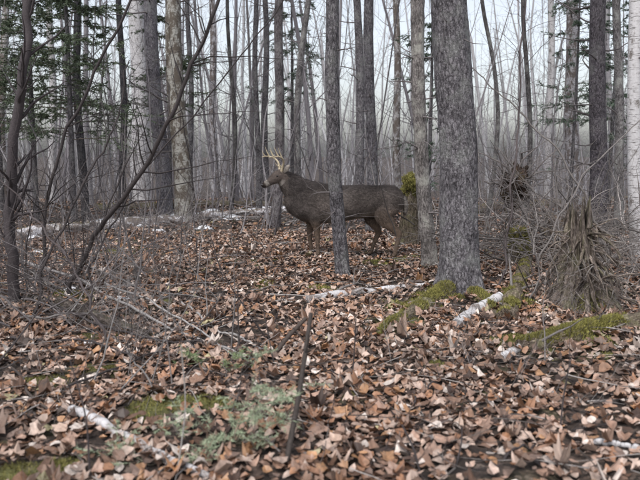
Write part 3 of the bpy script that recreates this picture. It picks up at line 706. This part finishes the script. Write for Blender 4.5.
for s,up,w,h in [(-.045,.0,.045,.055),(0,.008,.062,.078),(.06,.01,.068,.084),(.12,.006,.060,.076),(.17,-.002,.046,.058),(.22,-.008,.036,.046),(.27,-.012,.031,.040),(.31,-.014,.028,.034),(.33,-.014,.018,.022)]:
    q=hpt(s,up);head.append((q[0],q[1],q[2],w,h))
loft(body,ip(head,4),20)
def leg(secs,n=14): loft(body,ip(secs,5),n)
leg([(1.24,.10,.84,.05,.10),(1.23,.115,.70,.06,.11),(1.16,.115,.56,.058,.085),(1.13,.11,.44,.040,.054),(1.125,.105,.33,.031,.039),(1.12,.105,.28,.030,.036),(1.115,.105,.20,.021,.025),(1.11,.105,.10,.021,.025),(1.115,.105,.065,.026,.029),(1.135,.105,.03,.025,.029)])
leg([(1.28,-.10,.84,.05,.10),(1.27,-.115,.70,.06,.11),(1.22,-.115,.56,.058,.085),(1.22,-.11,.44,.040,.054),(1.235,-.105,.33,.031,.039),(1.235,-.105,.28,.030,.036),(1.225,-.105,.20,.021,.025),(1.215,-.105,.10,.021,.025),(1.22,-.105,.065,.026,.029),(1.24,-.105,.03,.025,.029)])
def hind(y,o,ho):
    leg([(.20+o*.2,y*.8,.88,.07,.12),(.22+o*.4,y,.74,.085,.17),(.27+o*.6,y*1.08,.60,.07,.14),(.24+o*.8,y*1.05,.50,.054,.095),(.14+o,y,.40,.036,.054),(.085+o+ho*.3,y,.335,.029,.042),(.10+o+ho*.5,y,.28,.024,.034),(.13+o+ho*.8,y,.17,.021,.027),(.145+o+ho,y,.09,.022,.026),(.155+o+ho,y,.065,.026,.030),(.18+o+ho,y,.03,.024,.029)])
hind(.105,-.03,-.02);hind(-.105,.20,.06)
loft(body,ip([(.03,0,.86,.03,.02),(-.02,0,.80,.045,.025),(-.035,0,.70,.05,.022),(-.03,0,.62,.035,.018),(-.02,0,.57,.012,.01)]),12)
me=bpy.data.meshes.new("tmp");me.from_pydata(body[0],[],body[1]);me.update()
to=bpy.data.objects.new("tmp",me);scene.collection.objects.link(to)
md=to.modifiers.new("r",'REMESH');md.mode='VOXEL';md.voxel_size=.009
md=to.modifiers.new("s",'SMOOTH');md.factor=.5;md.iterations=7
dg=bpy.context.evaluated_depsgraph_get();ev=to.evaluated_get(dg);em=ev.to_mesh()
nv=len(em.vertices);V=np.zeros(nv*3);em.vertices.foreach_get("co",V);V=V.reshape(-1,3)
Nn=np.zeros(nv*3);em.vertices.foreach_get("normal",Nn);Nn=Nn.reshape(-1,3)
faces=[tuple(p.vertices) for p in em.polygons];ev.to_mesh_clear();bpy.data.objects.remove(to)
V=V+Nn*(fbm(V[:,0]*6,V[:,1]*6,V[:,2]*6,3)*.02*(V[:,2]>.5)*(V[:,0]<1.5))[:,None]
x,y,z=V.T
def sm(a,lo,hi): t=np.clip((a-lo)/(hi-lo),0,1);return t*t*(3-2*t)
C=np.tile(np.array([.130,.110,.100]),(nv,1))
def bl(c,w):
    global C
    C=C*(1-w[:,None])+np.array(c)*w[:,None]
tz=sm(z,.84,.96)*(x<1.5);bl((.070,.060,.058),tz*.85)
bl((.085,.073,.070),sm(x,1.1,1.35)*(x<1.5)*sm(z,.5,.7)*.6)
bl((.165,.118,.088),sm(-z,-.58,-.42)*.8)
bl((.32,.285,.25),sm(-Nn[:,2],.3,.85)*(z>.42)*(x<1.1)*.85)
bl((.17,.125,.095),sm(-np.abs(x-.2),-.3,-.1)*sm(-z,-.75,-.6)*.5)
hs=(V-hp)@hd;hh_=np.linalg.norm(V-hp-hs[:,None]*hd,axis=1);ish=(hs>-.02)&(hh_<.12)&(z>.88)
up=(V-hp)@hu
bl((.125,.10,.088),ish*.8);bl((.42,.385,.35),ish*sm(-up,.03,.06)*sm(hs,.02,.08)*.8)
bl((.42,.39,.35),(ish&(hs>.24)&(hs<.285))*.7);bl((.05,.04,.035),(ish&(hs>.295))*1.)
bl((.38,.345,.30),((x>1.40)&(hs<.08)&(Nn[:,2]<-.35)&(z>.85))*.7)
bl((.03,.026,.024),sm(-z,-.055,-.035))
C=C*(1+.9*fbm(x*5,y*5,z*6,4)[:,None])
bl((.40,.37,.34),((x<.0)&(z<.84)&(np.abs(y)>.03))*.5)
deer=bpy.data.objects.new("white_tailed_deer",None);scene.collection.objects.link(deer)
bb=B();fa=np.array([f for f in faces if len(f)==4]);ft=[f for f in faces if len(f)==3]
fl=[fa]+([np.array(ft)] if ft else [])
bb.add(V,fl,C,V);bb.build("body",[M_FUR],parent=deer)
fc=V[fa].mean(1);fn=Nn[fa].mean(1)
rep=2;idx=np.repeat(np.arange(len(fa)),rep);p=fc[idx]+rng.normal(0,.004,(len(idx),3));nn=nrm(fn[idx])
gd=np.where((p[:,2:3]<.5),np.array([[-.1,0,-1.]]),np.array([[-1.,0,-.55]]))+rng.normal(0,.35,(len(idx),3))
gd=gd-(gd*nn).sum(1,keepdims=True)*nn;d=nrm(nrm(gd)+nn*.35)
Ls=np.where(p[:,2]<.45,.010,.028);Ls=np.where((p[:,2]>.95)&(p[:,0]>1.5),.009,Ls);Ls=np.where(p[:,2]<.06,.0,Ls)
Ls=Ls*(.5+1.*rng.random(len(idx)));s=nrm(np.cross(d,nn))*.002
cc=C[fa[idx,0]]*(.45+1.15*rng.random((len(idx),1)))
kk=Ls>0;p,s,d,Ls,cc=p[kk],s[kk],d[kk],Ls[kk],cc[kk]
bb=B();bb.add(np.stack([p-s,p+s,p+d*Ls[:,None]],1),np.arange(len(p)*3).reshape(-1,3),np.repeat(cc,3,0));bb.build("fur",[M_FUR],parent=deer)
for sgn,nm in ((1,"ear_left"),(-1,"ear_right")):
    bb=B();o=hpt(-.005,.045,.045*sgn);ax=nrm(left*sgn*.85+hu*.45-hd*.45);sd=nrm(np.cross(ax,hd*.7+hu*.3));nr=np.cross(ax,sd)
    k,n=12,9;t=np.linspace(0,1,k);w=.038*np.sin(np.clip(t*.93+.07,0,1)*math.pi)**.7+.004
    Sv=np.linspace(-1,1,n);G=np.array([[o+ax*t[i]*.155+sd*w[i]*q+nr*(-.02*(1-q*q)*math.sin(t[i]*3.1)) for q in Sv] for i in range(k)])
    i,j=np.meshgrid(np.arange(k-1),np.arange(n-1),indexing='ij')
    ff=np.stack([i*n+j,i*n+j+1,(i+1)*n+j+1,(i+1)*n+j],-1).reshape(-1,4)
    bb.add(G,ff,(.14,.115,.10));bb.add(G+hd*.005,ff[:,::-1],(.28,.25,.22))
    bb.build(nm,[M_FUR],parent=deer)
bb=B();AC=(.52,.44,.31)
for sgn in (1,-1):
    q=lambda f,l,u_: hpt(.02+f,.07+u_,l*sgn)
    main=smooth([q(0,.03,-.02),q(-.03,.05,.035),q(-.06,.085,.09),q(-.05,.13,.15),q(.0,.155,.20),q(.065,.15,.23),q(.12,.12,.24)],26)
    tubes(bb,main,np.linspace(.017,.006,26)*(1+.5*np.exp(-np.arange(26)/1.5)),9,AC,cap=True)
    def tine(i,v,L):
        v=nrm(left*sgn*v[1]+hd*v[0]+hu*v[2]);P=smooth([main[i],main[i]+v*L*.5+hd*.006,main[i]+v*L+hu*.012],10);tubes(bb,P,np.linspace(.011,.0025,10),7,AC)
    tine(4,(.5,-.1,1),.08);tine(12,(.05,.1,1),.15);tine(17,(.05,0,1),.13);tine(21,(.15,-.1,1),.08)
bb.build("antlers",[M_ANT],parent=deer)
def ball(c,r,nm):
    bb=B();n,k=14,9;th=np.arange(n)*2*math.pi/n;A,Pp=np.meshgrid(th,np.linspace(0.01,math.pi-.01,k))
    Vv=np.stack([c[0]+r*np.sin(Pp)*np.cos(A),c[1]+r*np.sin(Pp)*np.sin(A),c[2]+r*.85*np.cos(Pp)],-1)
    i,j=np.meshgrid(np.arange(k-1),np.arange(n),indexing='ij');bb.add(Vv,np.stack([i*n+j,(i+1)*n+j,(i+1)*n+(j+1)%n,i*n+(j+1)%n],-1).reshape(-1,4),(.012,.010,.010));bb.build(nm,[M_DRK],parent=deer)
ball(hpt(.105,.030,.052),.015,"eye_left");ball(hpt(.105,.030,-.052),.015,"eye_right");ball(hpt(.325,-.004,0),.022,"nose")
deer.rotation_euler=(0,0,math.pi+math.radians(-3))
deer.location=(DX,DY,H1(DX-.7,DY)-.01)

# ---------------------------------------------------------------- light, sky, camera
EL,AZ=math.radians(58),math.radians(205)
w=bpy.data.worlds.new("World");scene.world=w;w.use_nodes=True;nt=w.node_tree
sk=nt.nodes.new("ShaderNodeTexSky");sk.sky_type='NISHITA';sk.sun_disc=False;sk.sun_elevation=EL;sk.sun_rotation=AZ
sk.air_density=1.;sk.dust_density=3.;sk.ozone_density=1.
hs=nt.nodes.new("ShaderNodeHueSaturation");hs.inputs["Saturation"].default_value=.38;hs.inputs["Value"].default_value=1.6
nt.links.new(sk.outputs[0],hs.inputs["Color"]);bg=nt.nodes["Background"];nt.links.new(hs.outputs[0],bg.inputs[0]);bg.inputs[1].default_value=.15
sl=bpy.data.lights.new("sun","SUN");sl.energy=1.5;sl.angle=math.radians(18);sl.color=(1,.97,.95)
so=bpy.data.objects.new("sun",sl);scene.collection.objects.link(so)
dv=Vector((math.sin(AZ)*math.cos(EL),math.cos(AZ)*math.cos(EL),math.sin(EL)))
so.rotation_euler=dv.to_track_quat('Z','Y').to_euler();so.location=(0,0,30)
cam=bpy.data.cameras.new("cam");co=bpy.data.objects.new("camera",cam);scene.collection.objects.link(co)
co.location=(0,0,CH);co.rotation_euler=(math.radians(90)-TH,0,0)
cam.sensor_width=36;cam.lens=F/640*36;cam.clip_end=1500;cam.clip_start=.05
cam.dof.use_dof=True;cam.dof.focus_distance=8.;cam.dof.aperture_fstop=2.6
scene.camera=co
scene.view_settings.view_transform='Standard';scene.view_settings.look='None';scene.view_settings.exposure=0
print("verts",sum(len(o.data.vertices) for o in scene.objects if o.type=='MESH'))
